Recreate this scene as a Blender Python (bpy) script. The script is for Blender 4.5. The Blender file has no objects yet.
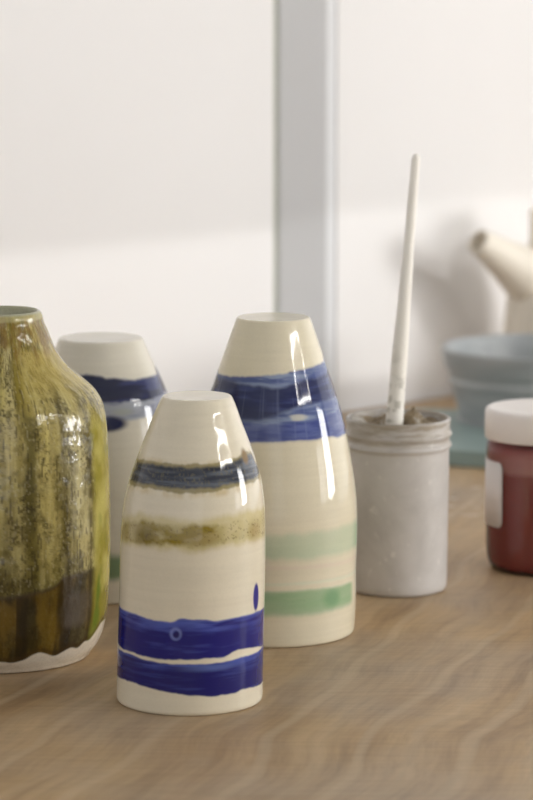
import bpy, bmesh, math, random
import numpy as np
from mathutils import Vector, Matrix

random.seed(4)
SC = bpy.context.scene
COL = SC.collection
PI = math.pi

# ------------------------------------------------------------------ camera
F_PX, CX, CY = 3200.0, 266.5, 400.0
PITCH = math.atan(495.0 / 3200.0)
H = 0.477                       # lens height above the table top
cp, sp = math.cos(PITCH), math.sin(PITCH)

def ray(px, py):
    a, b = (px - CX) / F_PX, (CY - py) / F_PX
    return Vector((a, cp + b * sp, -sp + b * cp))

def ground(px, py, z=0.0):
    d = ray(px, py)
    t = (z - H) / d.z
    return Vector((d.x * t, d.y * t, z))

def at_dist(px, py, y):
    """point at forward distance y seen at a pixel"""
    d = ray(px, py)
    t = y / d.y
    return Vector((d.x * t, y, H + d.z * t))

def depth(y, z):
    return y * cp + (H - z) * sp

cam_d = bpy.data.cameras.new('camera')
cam = bpy.data.objects.new('camera', cam_d); COL.objects.link(cam)
cam.location = (0, 0, H)
cam.rotation_euler = (PI / 2 - PITCH, 0, 0)
cam_d.sensor_fit = 'VERTICAL'; cam_d.sensor_height = 36.0; cam_d.sensor_width = 24.0
cam_d.lens = F_PX / 800 * 36.0
cam_d.clip_start = 0.05
cam_d.dof.use_dof = True
cam_d.dof.focus_distance = 1.98
cam_d.dof.aperture_fstop = 8.6
SC.camera = cam
SC.view_settings.view_transform = 'Standard'
SC.view_settings.look = 'None'
SC.view_settings.gamma = 1
SC.view_settings.use_curve_mapping = False
SC.view_settings.exposure = 0.48

# ------------------------------------------------------------------ helpers
def lin(c):
    c = np.asarray(c, dtype=float) / 255.0
    return np.where(c <= 0.04045, c / 12.92, ((c + 0.055) / 1.055) ** 2.4)

def lin4(c):
    return tuple(float(v) for v in lin(c)) + (1.0,)

def sstep(a, b, x):
    t = np.clip((x - a) / (b - a), 0, 1)
    return t * t * (3 - 2 * t)

def vnoise(x, y, z, seed=0):
    x, y, z = np.broadcast_arrays(np.asarray(x, float), np.asarray(y, float), np.asarray(z, float))
    xi, yi, zi = np.floor(x).astype(np.int64), np.floor(y).astype(np.int64), np.floor(z).astype(np.int64)
    fx, fy, fz = x - xi, y - yi, z - zi
    fx, fy, fz = [f * f * (3 - 2 * f) for f in (fx, fy, fz)]
    def h(i, j, k):
        n = (i * 374761393 + j * 668265263 + k * 2147483647 + seed * 974634777) & 0xffffffff
        n = ((n ^ (n >> 13)) * 1274126177) & 0xffffffff
        n = ((n ^ (n >> 16)) * 2246822519) & 0xffffffff
        return ((n ^ (n >> 15)) & 0xffffff) / float(0xffffff)
    r = 0
    for dx in (0, 1):
        for dy in (0, 1):
            for dz in (0, 1):
                w = (fx if dx else 1 - fx) * (fy if dy else 1 - fy) * (fz if dz else 1 - fz)
                r = r + w * h(xi + dx, yi + dy, zi + dz)
    return r

def fbm(x, y, z, seed=0, octs=4):
    r, a, s = 0, 0.5, 1.0
    for o in range(octs):
        r = r + a * vnoise(np.asarray(x) * s, np.asarray(y) * s, np.asarray(z) * s, seed + o * 17)
        a *= 0.5; s *= 2.03
    return r / (1 - 0.5 ** octs)

def thing(name, label, cat, loc=(0, 0, 0), group=None):
    o = bpy.data.objects.new(name, None); COL.objects.link(o)
    o.location = loc; o.empty_display_size = 0.02
    return tag(o, label, cat, group)

def tag(o, label=None, cat=None, group=None, kind=None):
    if label: o['label'] = label
    if cat: o['category'] = cat
    if group: o['group'] = group
    if kind: o['kind'] = kind
    return o

def link_mesh(name, me, mat, parent=None, loc=None):
    o = bpy.data.objects.new(name, me); COL.objects.link(o)
    if mat is not None and len(me.materials) == 0: me.materials.append(mat)
    if parent is not None: o.parent = parent
    if loc is not None: o.location = loc
    return o

def mesh_np(name, V, faces, smooth=True):
    me = bpy.data.meshes.new(name)
    me.from_pydata([tuple(v) for v in V], [], faces)
    me.polygons.foreach_set('use_smooth', [smooth] * len(me.polygons))
    me.update()
    return me

def grid_mesh(name, P, close_start=False, close_end=False):
    """P: rings x segments x 3, segments wrap around"""
    n, m, _ = P.shape
    V = P.reshape(-1, 3)
    i = np.arange(n - 1)[:, None] * m
    j = np.arange(m)[None, :]
    jn = (j + 1) % m
    Q = np.stack([i + j, i + jn, i + m + jn, i + m + j], -1).reshape(-1, 4)
    tris = []
    extra = []
    nv = len(V)
    if close_start:
        extra.append(P[0].mean(0)); c = nv; nv += 1
        tris += [(c, int((k + 1) % m), int(k)) for k in range(m)]
    if close_end:
        extra.append(P[-1].mean(0)); c = nv; nv += 1
        b = (n - 1) * m
        tris += [(c, int(b + k), int(b + (k + 1) % m)) for k in range(m)]
    if extra: V = np.vstack([V, np.array(extra)])
    nt = len(tris)
    me = bpy.data.meshes.new(name)
    me.vertices.add(len(V)); me.vertices.foreach_set('co', V.astype(np.float32).ravel())
    loops = np.concatenate([Q.ravel(), np.array(tris, dtype=np.int64).ravel()]) if nt else Q.ravel()
    me.loops.add(len(loops)); me.loops.foreach_set('vertex_index', loops.astype(np.int32))
    starts = np.concatenate([np.arange(len(Q)) * 4, len(Q) * 4 + np.arange(nt) * 3])
    me.polygons.add(len(starts)); me.polygons.foreach_set('loop_start', starts.astype(np.int32))
    me.polygons.foreach_set('use_smooth', np.ones(len(starts), dtype=bool))
    me.update(calc_edges=True); me.validate()
    return me

def set_paint(me, C):
    at = me.color_attributes.new('paint', 'FLOAT_COLOR', 'POINT')
    A = np.ones((len(me.vertices), 4), dtype=np.float32)
    k = min(len(C), len(A))
    A[:k, :3] = C[:k]
    if k < len(A): A[k:, :3] = C[-1]
    at.data.foreach_set('color', A.ravel())

def bm_obj(name, bm, mat, parent=None, smooth=False, loc=None):
    me = bpy.data.meshes.new(name)
    bmesh.ops.recalc_face_normals(bm, faces=bm.faces[:])
    bm.to_mesh(me); bm.free()
    me.polygons.foreach_set('use_smooth', [smooth] * len(me.polygons))
    return link_mesh(name, me, mat, parent, loc)

def add_prism(bm, pts, z0, z1):
    lo = [bm.verts.new((p[0], p[1], z0)) for p in pts]
    hi = [bm.verts.new((p[0], p[1], z1)) for p in pts]
    n = len(pts)
    fs = [bm.faces.new(lo[::-1]), bm.faces.new(hi)]
    for k in range(n):
        fs.append(bm.faces.new((lo[k], lo[(k + 1) % n], hi[(k + 1) % n], hi[k])))
    return lo, hi, fs

def add_box(bm, a, b):
    add_prism(bm, [(a[0], a[1]), (b[0], a[1]), (b[0], b[1]), (a[0], b[1])], a[2], b[2])

def bevel_all(bm, w, seg=3):
    bmesh.ops.bevel(bm, geom=bm.edges[:], offset=w, segments=seg, profile=0.5, affect='EDGES', clamp_overlap=True)

# ------------------------------------------------------------------ materials
def new_mat(name):
    m = bpy.data.materials.new(name); m.use_nodes = True
    nt = m.node_tree
    return m, nt, nt.nodes['Principled BSDF'], nt.nodes, nt.links

def mix_rgb(N, L, fac, a, b, blend='MIX'):
    n = N.new('ShaderNodeMix'); n.data_type = 'RGBA'; n.blend_type = blend
    if hasattr(fac, 'links') or hasattr(fac, 'is_linked'): L.new(fac, n.inputs[0])
    else: n.inputs[0].default_value = fac
    for s, v in ((n.inputs[6], a), (n.inputs[7], b)):
        if isinstance(v, tuple): s.default_value = v
        else: L.new(v, s)
    return n.outputs[2]

def tex_noise(N, L, vec, scale, detail=4, rough=0.5, dist=0.0):
    n = N.new('ShaderNodeTexNoise'); n.inputs['Scale'].default_value = scale
    n.inputs['Detail'].default_value = detail; n.inputs['Roughness'].default_value = rough
    n.inputs['Distortion'].default_value = dist
    if vec is not None: L.new(vec, n.inputs['Vector'])
    return n.outputs['Fac']

def ramp(N, L, fac, stops):
    n = N.new('ShaderNodeValToRGB'); L.new(fac, n.inputs[0])
    el = n.color_ramp.elements
    while len(el) > 1: el.remove(el[-1])
    el[0].position = stops[0][0]; el[0].color = stops[0][1]
    for p, c in stops[1:]:
        e = el.new(p); e.color = c
    return n.outputs[0]

def gv(v): return (v, v, v, 1.0)

def glaze_mat(name, rough=0.1, bump=0.15, speck=0.12, coat=0.0, bscale=60):
    m, nt, B, N, L = new_mat(name)
    at = N.new('ShaderNodeAttribute'); at.attribute_name = 'paint'
    tc = N.new('ShaderNodeTexCoord')
    sfac = ramp(N, L, tex_noise(N, L, tc.outputs['Object'], 900, 2, 0.6), [(0.0, gv(1 - speck)), (0.5, gv(1.0)), (1.0, gv(1 + speck * 0.3))])
    col = mix_rgb(N, L, 1.0, at.outputs['Color'], sfac, 'MULTIPLY')
    L.new(col, B.inputs['Base Color'])
    B.inputs['Roughness'].default_value = rough
    B.inputs['IOR'].default_value = 1.5
    if coat: B.inputs['Coat Weight'].default_value = coat; B.inputs['Coat Roughness'].default_value = 0.05
    mp = N.new('ShaderNodeMapping'); mp.inputs['Scale'].default_value = (1, 1, 0.9)
    L.new(tc.outputs['Object'], mp.inputs['Vector'])
    b = N.new('ShaderNodeBump'); b.inputs['Strength'].default_value = bump; b.inputs['Distance'].default_value = 0.004
    L.new(tex_noise(N, L, mp.outputs[0], bscale, 2, 0.4), b.inputs['Height'])
    L.new(b.outputs[0], B.inputs['Normal'])
    return m

def plain_mat(name, rgb, rough=0.5, var=0.08, scale=30, bump=0.0, dark=None, **kw):
    m, nt, B, N, L = new_mat(name)
    tc = N.new('ShaderNodeTexCoord')
    c = lin(rgb)
    a = tuple(float(x * (1 - var)) for x in c) + (1,)
    b = tuple(float(min(1, x * (1 + var))) for x in c) + (1,)
    f = tex_noise(N, L, tc.outputs['Object'], scale, 5, 0.55)
    L.new(ramp(N, L, f, [(0.3, a), (0.7, b)]), B.inputs['Base Color'])
    B.inputs['Roughness'].default_value = rough
    if bump:
        bn = N.new('ShaderNodeBump'); bn.inputs['Strength'].default_value = bump; bn.inputs['Distance'].default_value = 0.002
        L.new(tex_noise(N, L, tc.outputs['Object'], scale * 4, 4, 0.6), bn.inputs['Height'])
        L.new(bn.outputs[0], B.inputs['Normal'])
    for k, v in kw.items(): B.inputs[k].default_value = v
    return m

def emit_mat(name, rgb, strength):
    m = bpy.data.materials.new(name); m.use_nodes = True
    nt = m.node_tree; nt.nodes.clear()
    e = nt.nodes.new('ShaderNodeEmission'); o = nt.nodes.new('ShaderNodeOutputMaterial')
    e.inputs[0].default_value = lin4(rgb); e.inputs[1].default_value = strength
    nt.links.new(e.outputs[0], o.inputs[0])
    return m

def wood_mat():
    m, nt, B, N, L = new_mat('weathered_plywood')
    tc = N.new('ShaderNodeTexCoord')
    mp = N.new('ShaderNodeMapping'); mp.inputs['Rotation'].default_value = (0, 0, math.radians(17))
    L.new(tc.outputs['Object'], mp.inputs['Vector'])
    # broad warp so that the figure wanders
    wn = N.new('ShaderNodeTexNoise'); wn.inputs['Scale'].default_value = 5.0; wn.inputs['Detail'].default_value = 2
    L.new(mp.outputs[0], wn.inputs['Vector'])
    vm = N.new('ShaderNodeVectorMath'); vm.operation = 'SCALE'; vm.inputs['Scale'].default_value = 0.05
    L.new(wn.outputs['Color'], vm.inputs[0])
    va = N.new('ShaderNodeVectorMath'); va.operation = 'ADD'
    L.new(mp.outputs[0], va.inputs[0]); L.new(vm.outputs[0], va.inputs[1])
    st = N.new('ShaderNodeMapping'); st.inputs['Scale'].default_value = (1.0, 0.09, 1.0)
    L.new(va.outputs[0], st.inputs['Vector'])
    g1 = tex_noise(N, L, st.outputs[0], 26, 6, 0.55, 0.3)
    g2 = tex_noise(N, L, st.outputs[0], 140, 4, 0.6)
    blot = tex_noise(N, L, mp.outputs[0], 7, 3, 0.5)
    base = ramp(N, L, g1, [(0.28, lin4((156, 126, 90))), (0.44, lin4((179, 148, 107))), (0.58, lin4((190, 159, 117))), (0.75, lin4((203, 175, 136)))])
    grey = mix_rgb(N, L, ramp(N, L, blot, [(0.42, gv(0)), (0.68, gv(0.55))]), base, lin4((168, 152, 134)))
    fine = mix_rgb(N, L, 1.0, grey, ramp(N, L, g2, [(0.25, gv(0.8)), (0.6, gv(1.03))]), 'MULTIPLY')
    # dark growth-ring veins
    wv = N.new('ShaderNodeTexWave'); wv.wave_type = 'BANDS'; wv.bands_direction = 'X'
    wv.inputs['Scale'].default_value = 5.0; wv.inputs['Distortion'].default_value = 3.5
    wv.inputs['Detail'].default_value = 2.0; wv.inputs['Detail Scale'].default_value = 1.6
    L.new(st.outputs[0], wv.inputs['Vector'])
    vein = mix_rgb(N, L, ramp(N, L, wv.outputs['Fac'], [(0.0, gv(0.35)), (0.06, gv(0.0)), (0.9, gv(0.0)), (0.98, gv(0.12))]), fine, lin4((206, 184, 152)))
    vein = mix_rgb(N, L, ramp(N, L, wv.outputs['Fac'], [(0.0, gv(0.0)), (0.16, gv(0.0)), (0.3, gv(0.08)), (0.5, gv(0.0))]), vein, lin4((118, 90, 62)))
    # saw marks across the grain
    sm = N.new('ShaderNodeMapping'); sm.inputs['Rotation'].default_value = (0, 0, math.radians(-8)); sm.inputs['Scale'].default_value = (0.12, 1.4, 1)
    L.new(tc.outputs['Object'], sm.inputs['Vector'])
    saw = tex_noise(N, L, sm.outputs[0], 150, 3, 0.6)
    vein = mix_rgb(N, L, 1.0, vein, ramp(N, L, saw, [(0.3, gv(0.91)), (0.6, gv(1.03))]), 'MULTIPLY')
    # dried clay smears near the jars
    p = ground(466, 497)
    ds = N.new('ShaderNodeVectorMath'); ds.operation = 'DISTANCE'
    L.new(tc.outputs['Object'], ds.inputs[0]); ds.inputs[1].default_value = (p.x, p.y, 0)
    near = ramp(N, L, ds.outputs['Value'], [(0.03, gv(1)), (0.16, gv(0))])
    sp_ = ramp(N, L, tex_noise(N, L, tc.outputs['Object'], 60, 3, 0.5), [(0.56, gv(0)), (0.66, gv(0.75))])
    mm = N.new('ShaderNodeMath'); mm.operation = 'MULTIPLY'
    L.new(near, mm.inputs[0]); L.new(sp_, mm.inputs[1])
    vein = mix_rgb(N, L, mm.outputs[0], vein, lin4((216, 206, 192)))
    # pale dust, whole top
    L.new(vein, B.inputs['Base Color'])
    B.inputs['Roughness'].default_value = 0.5
    b = N.new('ShaderNodeBump'); b.inputs['Strength'].default_value = 0.25; b.inputs['Distance'].default_value = 0.001
    L.new(g2, b.inputs['Height']); L.new(b.outputs[0], B.inputs['Normal'])
    return m

M_wood = wood_mat()
M_wall = plain_mat('white_wall_paint', (227, 225, 224), 0.6, 0.012, 4)
M_post = plain_mat('shade_grey_trim_paint', (212, 213, 215), 0.55, 0.02, 6)  # grey stands in for shade on a face turned from the windows
M_gap = plain_mat('shadow_gap_tone', (168, 172, 158), 0.8, 0.1, 30)  # tone stands in for the dark shadow gap beside the trim
M_glaze = glaze_mat('cream_glaze', 0.06, 0.05, 0.08, bscale=45)
M_olive = glaze_mat('olive_glaze', 0.16, 0.30, 0.25, bscale=110)
M_plastic = plain_mat('room_paint', (225, 222, 216), 0.6, 0.03, 5)

# ------------------------------------------------------------------ lathe from measured outlines
NT, NR = 420, 360

class Pot:
    """turned pot: rows are (row height in the photo's measure, left, right) of its outline"""
    def __init__(self, base_px, rows, fullc=None):
        self.g = ground(*base_px)
        rows = sorted(rows)
        self.y = np.array([r[0] for r in rows], float)
        self.cx = np.array([(r[1] + r[2]) / 2 for r in rows], float)
        self.R = np.array([(r[2] - r[1]) / 2 for r in rows], float)
    def RR(self, yc): return np.interp(yc, self.ys, self.Rs)
    def CC(self, yc): return np.interp(yc, self.ys, self.cs)
    def finish(self, n, sm=0):
        self.ys = np.linspace(self.y[0], self.y[-1], n)
        self.Rs = smooth_interp(self.y, self.R, self.ys)
        self.cs = smooth_interp(self.y, self.cx, self.ys)
        if sm:
            self.Rs = blur_ends(self.Rs, sm * n / (self.y[-1] - self.y[0]))
            self.cs = blur_ends(self.cs, 1.5 * sm * n / (self.y[-1] - self.y[0]))
    def world(self, yc, cxp, Rp):
        p = at_dist(float(cxp), float(yc), self.g.y)
        return p.x, p.z, Rp * depth(self.g.y, p.z) / F_PX
    def dep(self, yc): return np.tan(PITCH + np.arctan((yc - CY) / F_PX))
    def edge(self, pts):
        """outline points of a brush stroke -> (angle, ring) pairs around the pot"""
        T, Yc = [], []
        for x, y in pts:
            yc = y - 8.0; t = 0.0
            for _ in range(8):
                s = np.clip((x - self.CC(yc)) / self.RR(yc), -0.985, 0.985)
                t = math.asin(s)
                yc = y - self.RR(yc) * self.dep(yc) * math.cos(t)
            T.append(t); Yc.append(yc)
        o = np.argsort(T); T = np.array(T)[o]; Yc = np.array(Yc)[o]
        mean = (Yc[0] + Yc[-1]) / 2
        T = np.concatenate([[-PI], [-2.3], T, [2.3], [PI]])
        Yc = np.concatenate([[mean], [Yc[0]], Yc, [Yc[-1]], [mean]])
        return T, Yc
    def spot(self, x, y):
        T, Yc = self.edge([(x, y)]); return T[2], Yc[2]

def blur_ends(a, sig):
    w = int(sig * 3) + 1
    k = np.exp(-0.5 * (np.arange(-w, w + 1) / sig) ** 2); k /= k.sum()
    lo = 2 * a[0] - a[1:w+1][::-1]; hi = 2 * a[-1] - a[-w-1:-1][::-1]
    return np.convolve(np.concatenate([lo, a, hi]), k, 'valid')

def smooth_interp(x, y, xs):
    """monotone cubic"""
    h = np.diff(x); d = np.diff(y) / h
    m = np.zeros(len(x))
    for i in range(1, len(x) - 1):
        if d[i - 1] * d[i] > 0:
            w1, w2 = 2 * h[i] + h[i - 1], h[i] + 2 * h[i - 1]
            m[i] = (w1 + w2) / (w1 / d[i - 1] + w2 / d[i])
    m[0], m[-1] = d[0], d[-1]
    k = np.clip(np.searchsorted(x, xs) - 1, 0, len(h) - 1)
    t = (xs - x[k]) / h[k]
    return ((2*t**3-3*t**2+1)*y[k] + (t**3-2*t**2+t)*h[k]*m[k] + (-2*t**3+3*t**2)*y[k+1] + (t**3-t**2)*h[k]*m[k+1])

THETA = (np.arange(NT) + 0.5) / NT * 2 * PI - PI     # 0 faces the viewer, + to the right

def build_rings(pot, ring_list, wob=0.0, seed=0):
    """ring_list: (x, z, R) in metres; returns P relative to the pot's base point"""
    P = np.zeros((len(ring_list), NT, 3))
    for i, (x, z, R) in enumerate(ring_list):
        r = R
        if wob:
            r = R * (1 + wob * (fbm(np.cos(THETA) * 1.3, np.sin(THETA) * 1.3, z * 8, seed, 2) - 0.5))
        P[i, :, 0] = x - pot.g.x + r * np.sin(THETA)
        P[i, :, 1] = -r * np.cos(THETA)
        P[i, :, 2] = z
    return P

class Paint:
    def __init__(self, pot, yc):
        self.pot = pot
        self.T = np.broadcast_to(THETA[None, :], (len(yc), NT))
        self.Y = np.broadcast_to(np.asarray(yc)[:, None], (len(yc), NT)).astype(float)
        self.X3, self.Z3 = np.sin(self.T), -np.cos(self.T)
        self.C = np.zeros((len(yc), NT, 3))
    def n(self, sx, sy, seed, octs=4):
        return fbm(self.X3 * sx, self.Z3 * sx, self.Y * sy, seed, octs)
    def line(self, pts):
        T, Yc = self.pot.edge(pts)
        v = np.interp(THETA, T, Yc)
        k = np.exp(-0.5 * (np.arange(-6, 7) / 1.7) ** 2); k /= k.sum()
        v = np.convolve(np.concatenate([v[-6:], v, v[:6]]), k, 'valid')
        return np.broadcast_to(v[None, :], self.T.shape)
    def band(self, top, bot, soft=1.0, jit=2.0, seed=1, softb=None):
        t = self.line(top) if isinstance(top, list) else top
        b = self.line(bot) if isinstance(bot, list) else bot
        j = (self.n(9, 0.05, seed, 4) - 0.5) * jit * 2
        j2 = (self.n(9, 0.05, seed + 50, 4) - 0.5) * jit * 2
        sb = softb or soft
        return sstep(-soft, soft, self.Y - t - j) * sstep(-sb, sb, b + j2 - self.Y)
    def put(self, mask, rgb):
        c = lin(rgb) if not isinstance(rgb, np.ndarray) else rgb
        self.C = self.C * (1 - mask[..., None]) + c * mask[..., None]
    def blob(self, x, y, rx, ry, soft=0.35, rgb=None, amt=1.0):
        t0, y0 = self.pot.spot(x, y)
        R = self.pot.RR(y0)
        d = np.sqrt(((self.T - t0) * R / rx) ** 2 + ((self.Y - y0) / ry) ** 2)
        return amt * (1 - sstep(1 - soft, 1 + soft, d))

def mixc(a, b, f):
    a, b = lin(a), lin(b)
    return a * (1 - f[..., None]) + b * f[..., None]

CREAM = (228, 219, 197)

def closed_vase(name, label, base_px, rows, paint, seed, cap_dip=0.0003):
    pot = Pot(base_px, rows)
    pot.finish(NR, 7.0)
    rings, yc = [], []
    # flat cap, slightly dished, with a soft shoulder
    x0, z0, R0 = pot.world(pot.ys[0], pot.cs[0], pot.Rs[0])
    for fr in (0.02, 0.3, 0.6, 0.8, 0.9):
        rings.append((x0, z0 - cap_dip * (1 - fr ** 3) + 0.0006, R0 * fr)); yc.append(pot.ys[0] - 1)
    for a in np.linspace(0, 1, 5)[:-1]:
        rings.append((x0, z0 + 0.0006 - 0.0012 * a * a, R0 * (0.945 + 0.055 * math.sin(a * PI / 2)))); yc.append(pot.ys[0])
    for y, c, R in zip(pot.ys[2:], pot.cs[2:], pot.Rs[2:]):
        x, z, r = pot.world(y, c, R)
        if z < 0.0022: continue
        rings.append((x, z, r)); yc.append(y)
    xb, zb, rb = rings[-1]
    for z, k in ((0.0014, 0.996), (0.0006, 0.985), (0.0, 0.965), (0.0, 0.5), (0.0, 0.02)):
        rings.append((xb, z, rb * k)); yc.append(pot.ys[-1] + 1)
    P = build_rings(pot, rings, 0.004, seed)
    me = grid_mesh(name, P, True, True)
    pa = Paint(pot, yc)
    paint(pa)
    nC = pa.C.reshape(-1, 3)
    set_paint(me, nC)
    o = link_mesh(name, me, M_glaze, None, pot.g)
    tag(o, label, 'vase', 'painted cream vases')
    return o, pot

def cream_base(pa, seed, tone=CREAM):
    n = pa.n(3, 0.02, seed, 4)
    st = pa.n(1.2, 0.35, seed + 3, 2)          # throwing lines
    pa.C = mixc(tuple(c - 9 for c in tone), tuple(min(255, c + 6) for c in tone), np.clip(0.5 * n + 0.5 * st, 0, 1))

# ---- front vase -------------------------------------------------------------
def paint_front(pa):
    cream_base(pa, 11)
    # slate band with rust-olive fringes
    top = [(128, 452), (137, 459), (151, 461), (191, 465), (218, 463), (235, 459), (246, 452), (252, 451), (258, 462)]
    bot = [(124, 478), (129, 481), (151, 486), (184, 491), (211, 490), (235, 485), (259, 476), (263, 474)]
    fr = pa.band([(x, y - 2) for x, y in top], [(x, y + 7) for x, y in bot], 3.0, 3.0, 21)
    pa.put(fr * 0.55 * sstep(0.25, 0.7, pa.n(10, 0.06, 24)), (196, 172, 112))
    fr2 = pa.band([(x, y - 0.5) for x, y in top], [(x, y + 2.5) for x, y in bot], 1.2, 2.0, 22)
    pa.put(fr2 * 0.8, (126, 115, 66))
    core = pa.band([(x, y + 3.0) for x, y in top], [(x, y - 1.5) for x, y in bot], 1.8, 2.2, 23)
    streak = pa.n(2.2, 0.42, 31, 4)
    pa.put(core, mixc((50, 55, 68), (100, 106, 116), sstep(0.35, 0.8, streak)))
    tl = pa.line([(x, y) for x, y in top])
    pa.put(core * 0.65 * (1 - sstep(5, 10, pa.Y - tl)), (42, 44, 56))
    gr = pa.n(40, 0.5, 33, 3)
    pa.put(core * sstep(0.58, 0.72, gr) * 0.5, (120, 112, 84))
    pa.put(pa.blob(245, 456, 5, 7, 0.5), (128, 98, 40))
    pa.put(pa.blob(133, 466, 5, 9, 0.6) * 0.7, (120, 98, 48))
    # mustard band
    top = [(121, 522), (129, 520), (144, 518), (184, 524), (218, 523), (248, 517), (264, 512)]
    bot = [(121, 541), (151, 545), (184, 547), (191, 549), (222, 545), (248, 541), (264, 537)]
    wash = pa.band([(x, y - 5) for x, y in top], [(x, y + 2) for x, y in bot], 4.0, 4.0, 41)
    pa.put(wash * (0.45 + 0.4 * pa.n(6, 0.04, 42)), (200, 186, 122))
    den = pa.band([(x, y + 2) for x, y in top], [(x, y - 2) for x, y in bot], 3.0, 4.0, 43)
    tx = np.clip(1 - sstep(0.36, 0.6, pa.T), 0.22, 1) * (0.55 + 0.45 * sstep(-1.2, -0.7, pa.T))
    pa.put(den * tx * (0.45 + 0.6 * sstep(0.3, 0.65, pa.n(5, 0.12, 44))), (146, 128, 48))
    pa.put(pa.blob(146, 535, 13, 9, 0.8) * 0.8, (118, 102, 38))
    pa.put(pa.blob(205, 540, 15, 8, 0.8) * 0.45, (128, 104, 36))
    pa.put(pa.blob(255, 531, 10, 9, 0.8) * 0.5, (150, 120, 50))
    pa.put(den * sstep(0.66, 0.75, pa.n(45, 0.6, 45, 2)) * 0.6, (92, 72, 34))
    # cobalt, upper stroke
    topC = [(117, 604), (120, 606), (127, 611), (137, 614), (151, 619), (174, 622.5), (178, 621), (181, 618.6), (208, 620), (218, 621.5), (235, 617.5), (248, 615), (262, 609)]
    botC = [(117, 643), (119, 644.5), (134, 652.5), (161, 659), (188, 660), (201, 659), (225, 657.5), (232, 653), (238, 650), (250, 648), (262, 646)]
    C = pa.band(topC, botC, 0.9, 1.0, 51)
    s = pa.n(2.0, 0.28, 52, 4); l = pa.n(3, 0.02, 53, 3)
    t = pa.line(topC)
    up = 1 - sstep(4, 17, pa.Y - t + 10 * (l - 0.5))
    f = np.clip(0.75 * up * sstep(0.3, 0.6, s) + 0.35 * sstep(0.5, 0.75, s), 0, 1) * (1 - 0.55 * sstep(0.2, 0.9, pa.T))
    pa.put(C, mixc((24, 25, 114), (78, 93, 178), f))
    edge = C * (1 - sstep(0.3, 2.2, pa.Y - t)) * 0.55
    pa.put(edge, (120, 134, 196))
    pa.put(C * sstep(-1.5, -1.0, -np.abs(pa.T)) * 0, (0, 0, 0))
    # ring mark
    ring = pa.blob(177.7, 634, 6.0, 6.4, 0.22) - pa.blob(177.7, 634, 3.0, 3.4, 0.3)
    pa.put(np.clip(ring, 0, 1) * 0.75, (122, 136, 200))
    pa.put(pa.blob(178.5, 635, 3.0, 3.4, 0.4) * 0.9, (22, 20, 92))
    # cobalt, lower stroke
    topD = [(117, 646.5), (119, 648), (134, 655), (161, 663), (188, 664.5), (218, 663), (245, 656.4), (257, 652.5), (262, 647)]
    botD = [(116, 675), (119, 676.5), (134, 682), (167, 692), (188, 695), (215, 697), (225, 695), (235, 693.5), (243, 689), (252, 687.5), (262, 683)]
    D = pa.band(topD, botD, 0.9, 1.0, 61)
    t = pa.line(topD)
    s = pa.n(1.8, 0.35, 62, 4)
    up = 1 - sstep(2, 9, pa.Y - t + 6 * (pa.n(3, 0.03, 63) - 0.5))
    pa.put(D, mixc((22, 23, 104), (70, 88, 172), np.clip(0.8 * up * sstep(0.25, 0.6, s) + 0.28 * sstep(0.5, 0.8, s), 0, 1)))
    pa.put(pa.blob(210, 668, 26, 3.2, 0.7) * 0.5, (104, 126, 186))
    # dab
    pa.put(pa.blob(256.2, 597, 5.5, 13.5, 0.16), (34, 30, 128))

front_rows = [(396.5, 162.0, 232), (402, 158.3, 235), (410, 155, 237.5), (420, 151.5, 241), (440, 143.5, 249),
              (460, 136, 256), (480, 129, 261.5), (500, 124.2, 264.3), (530, 121, 265.3), (560, 120, 265.2), (600, 119, 264.6),
              (650, 117.3, 263.3), (699.5, 116.3, 262.6)]
front, pot_front = closed_vase('painted_vase',
    'small cream vase in front with dark slate, mustard and cobalt blue bands',
    (189.5, 698.5), front_rows, paint_front, 5)

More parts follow.
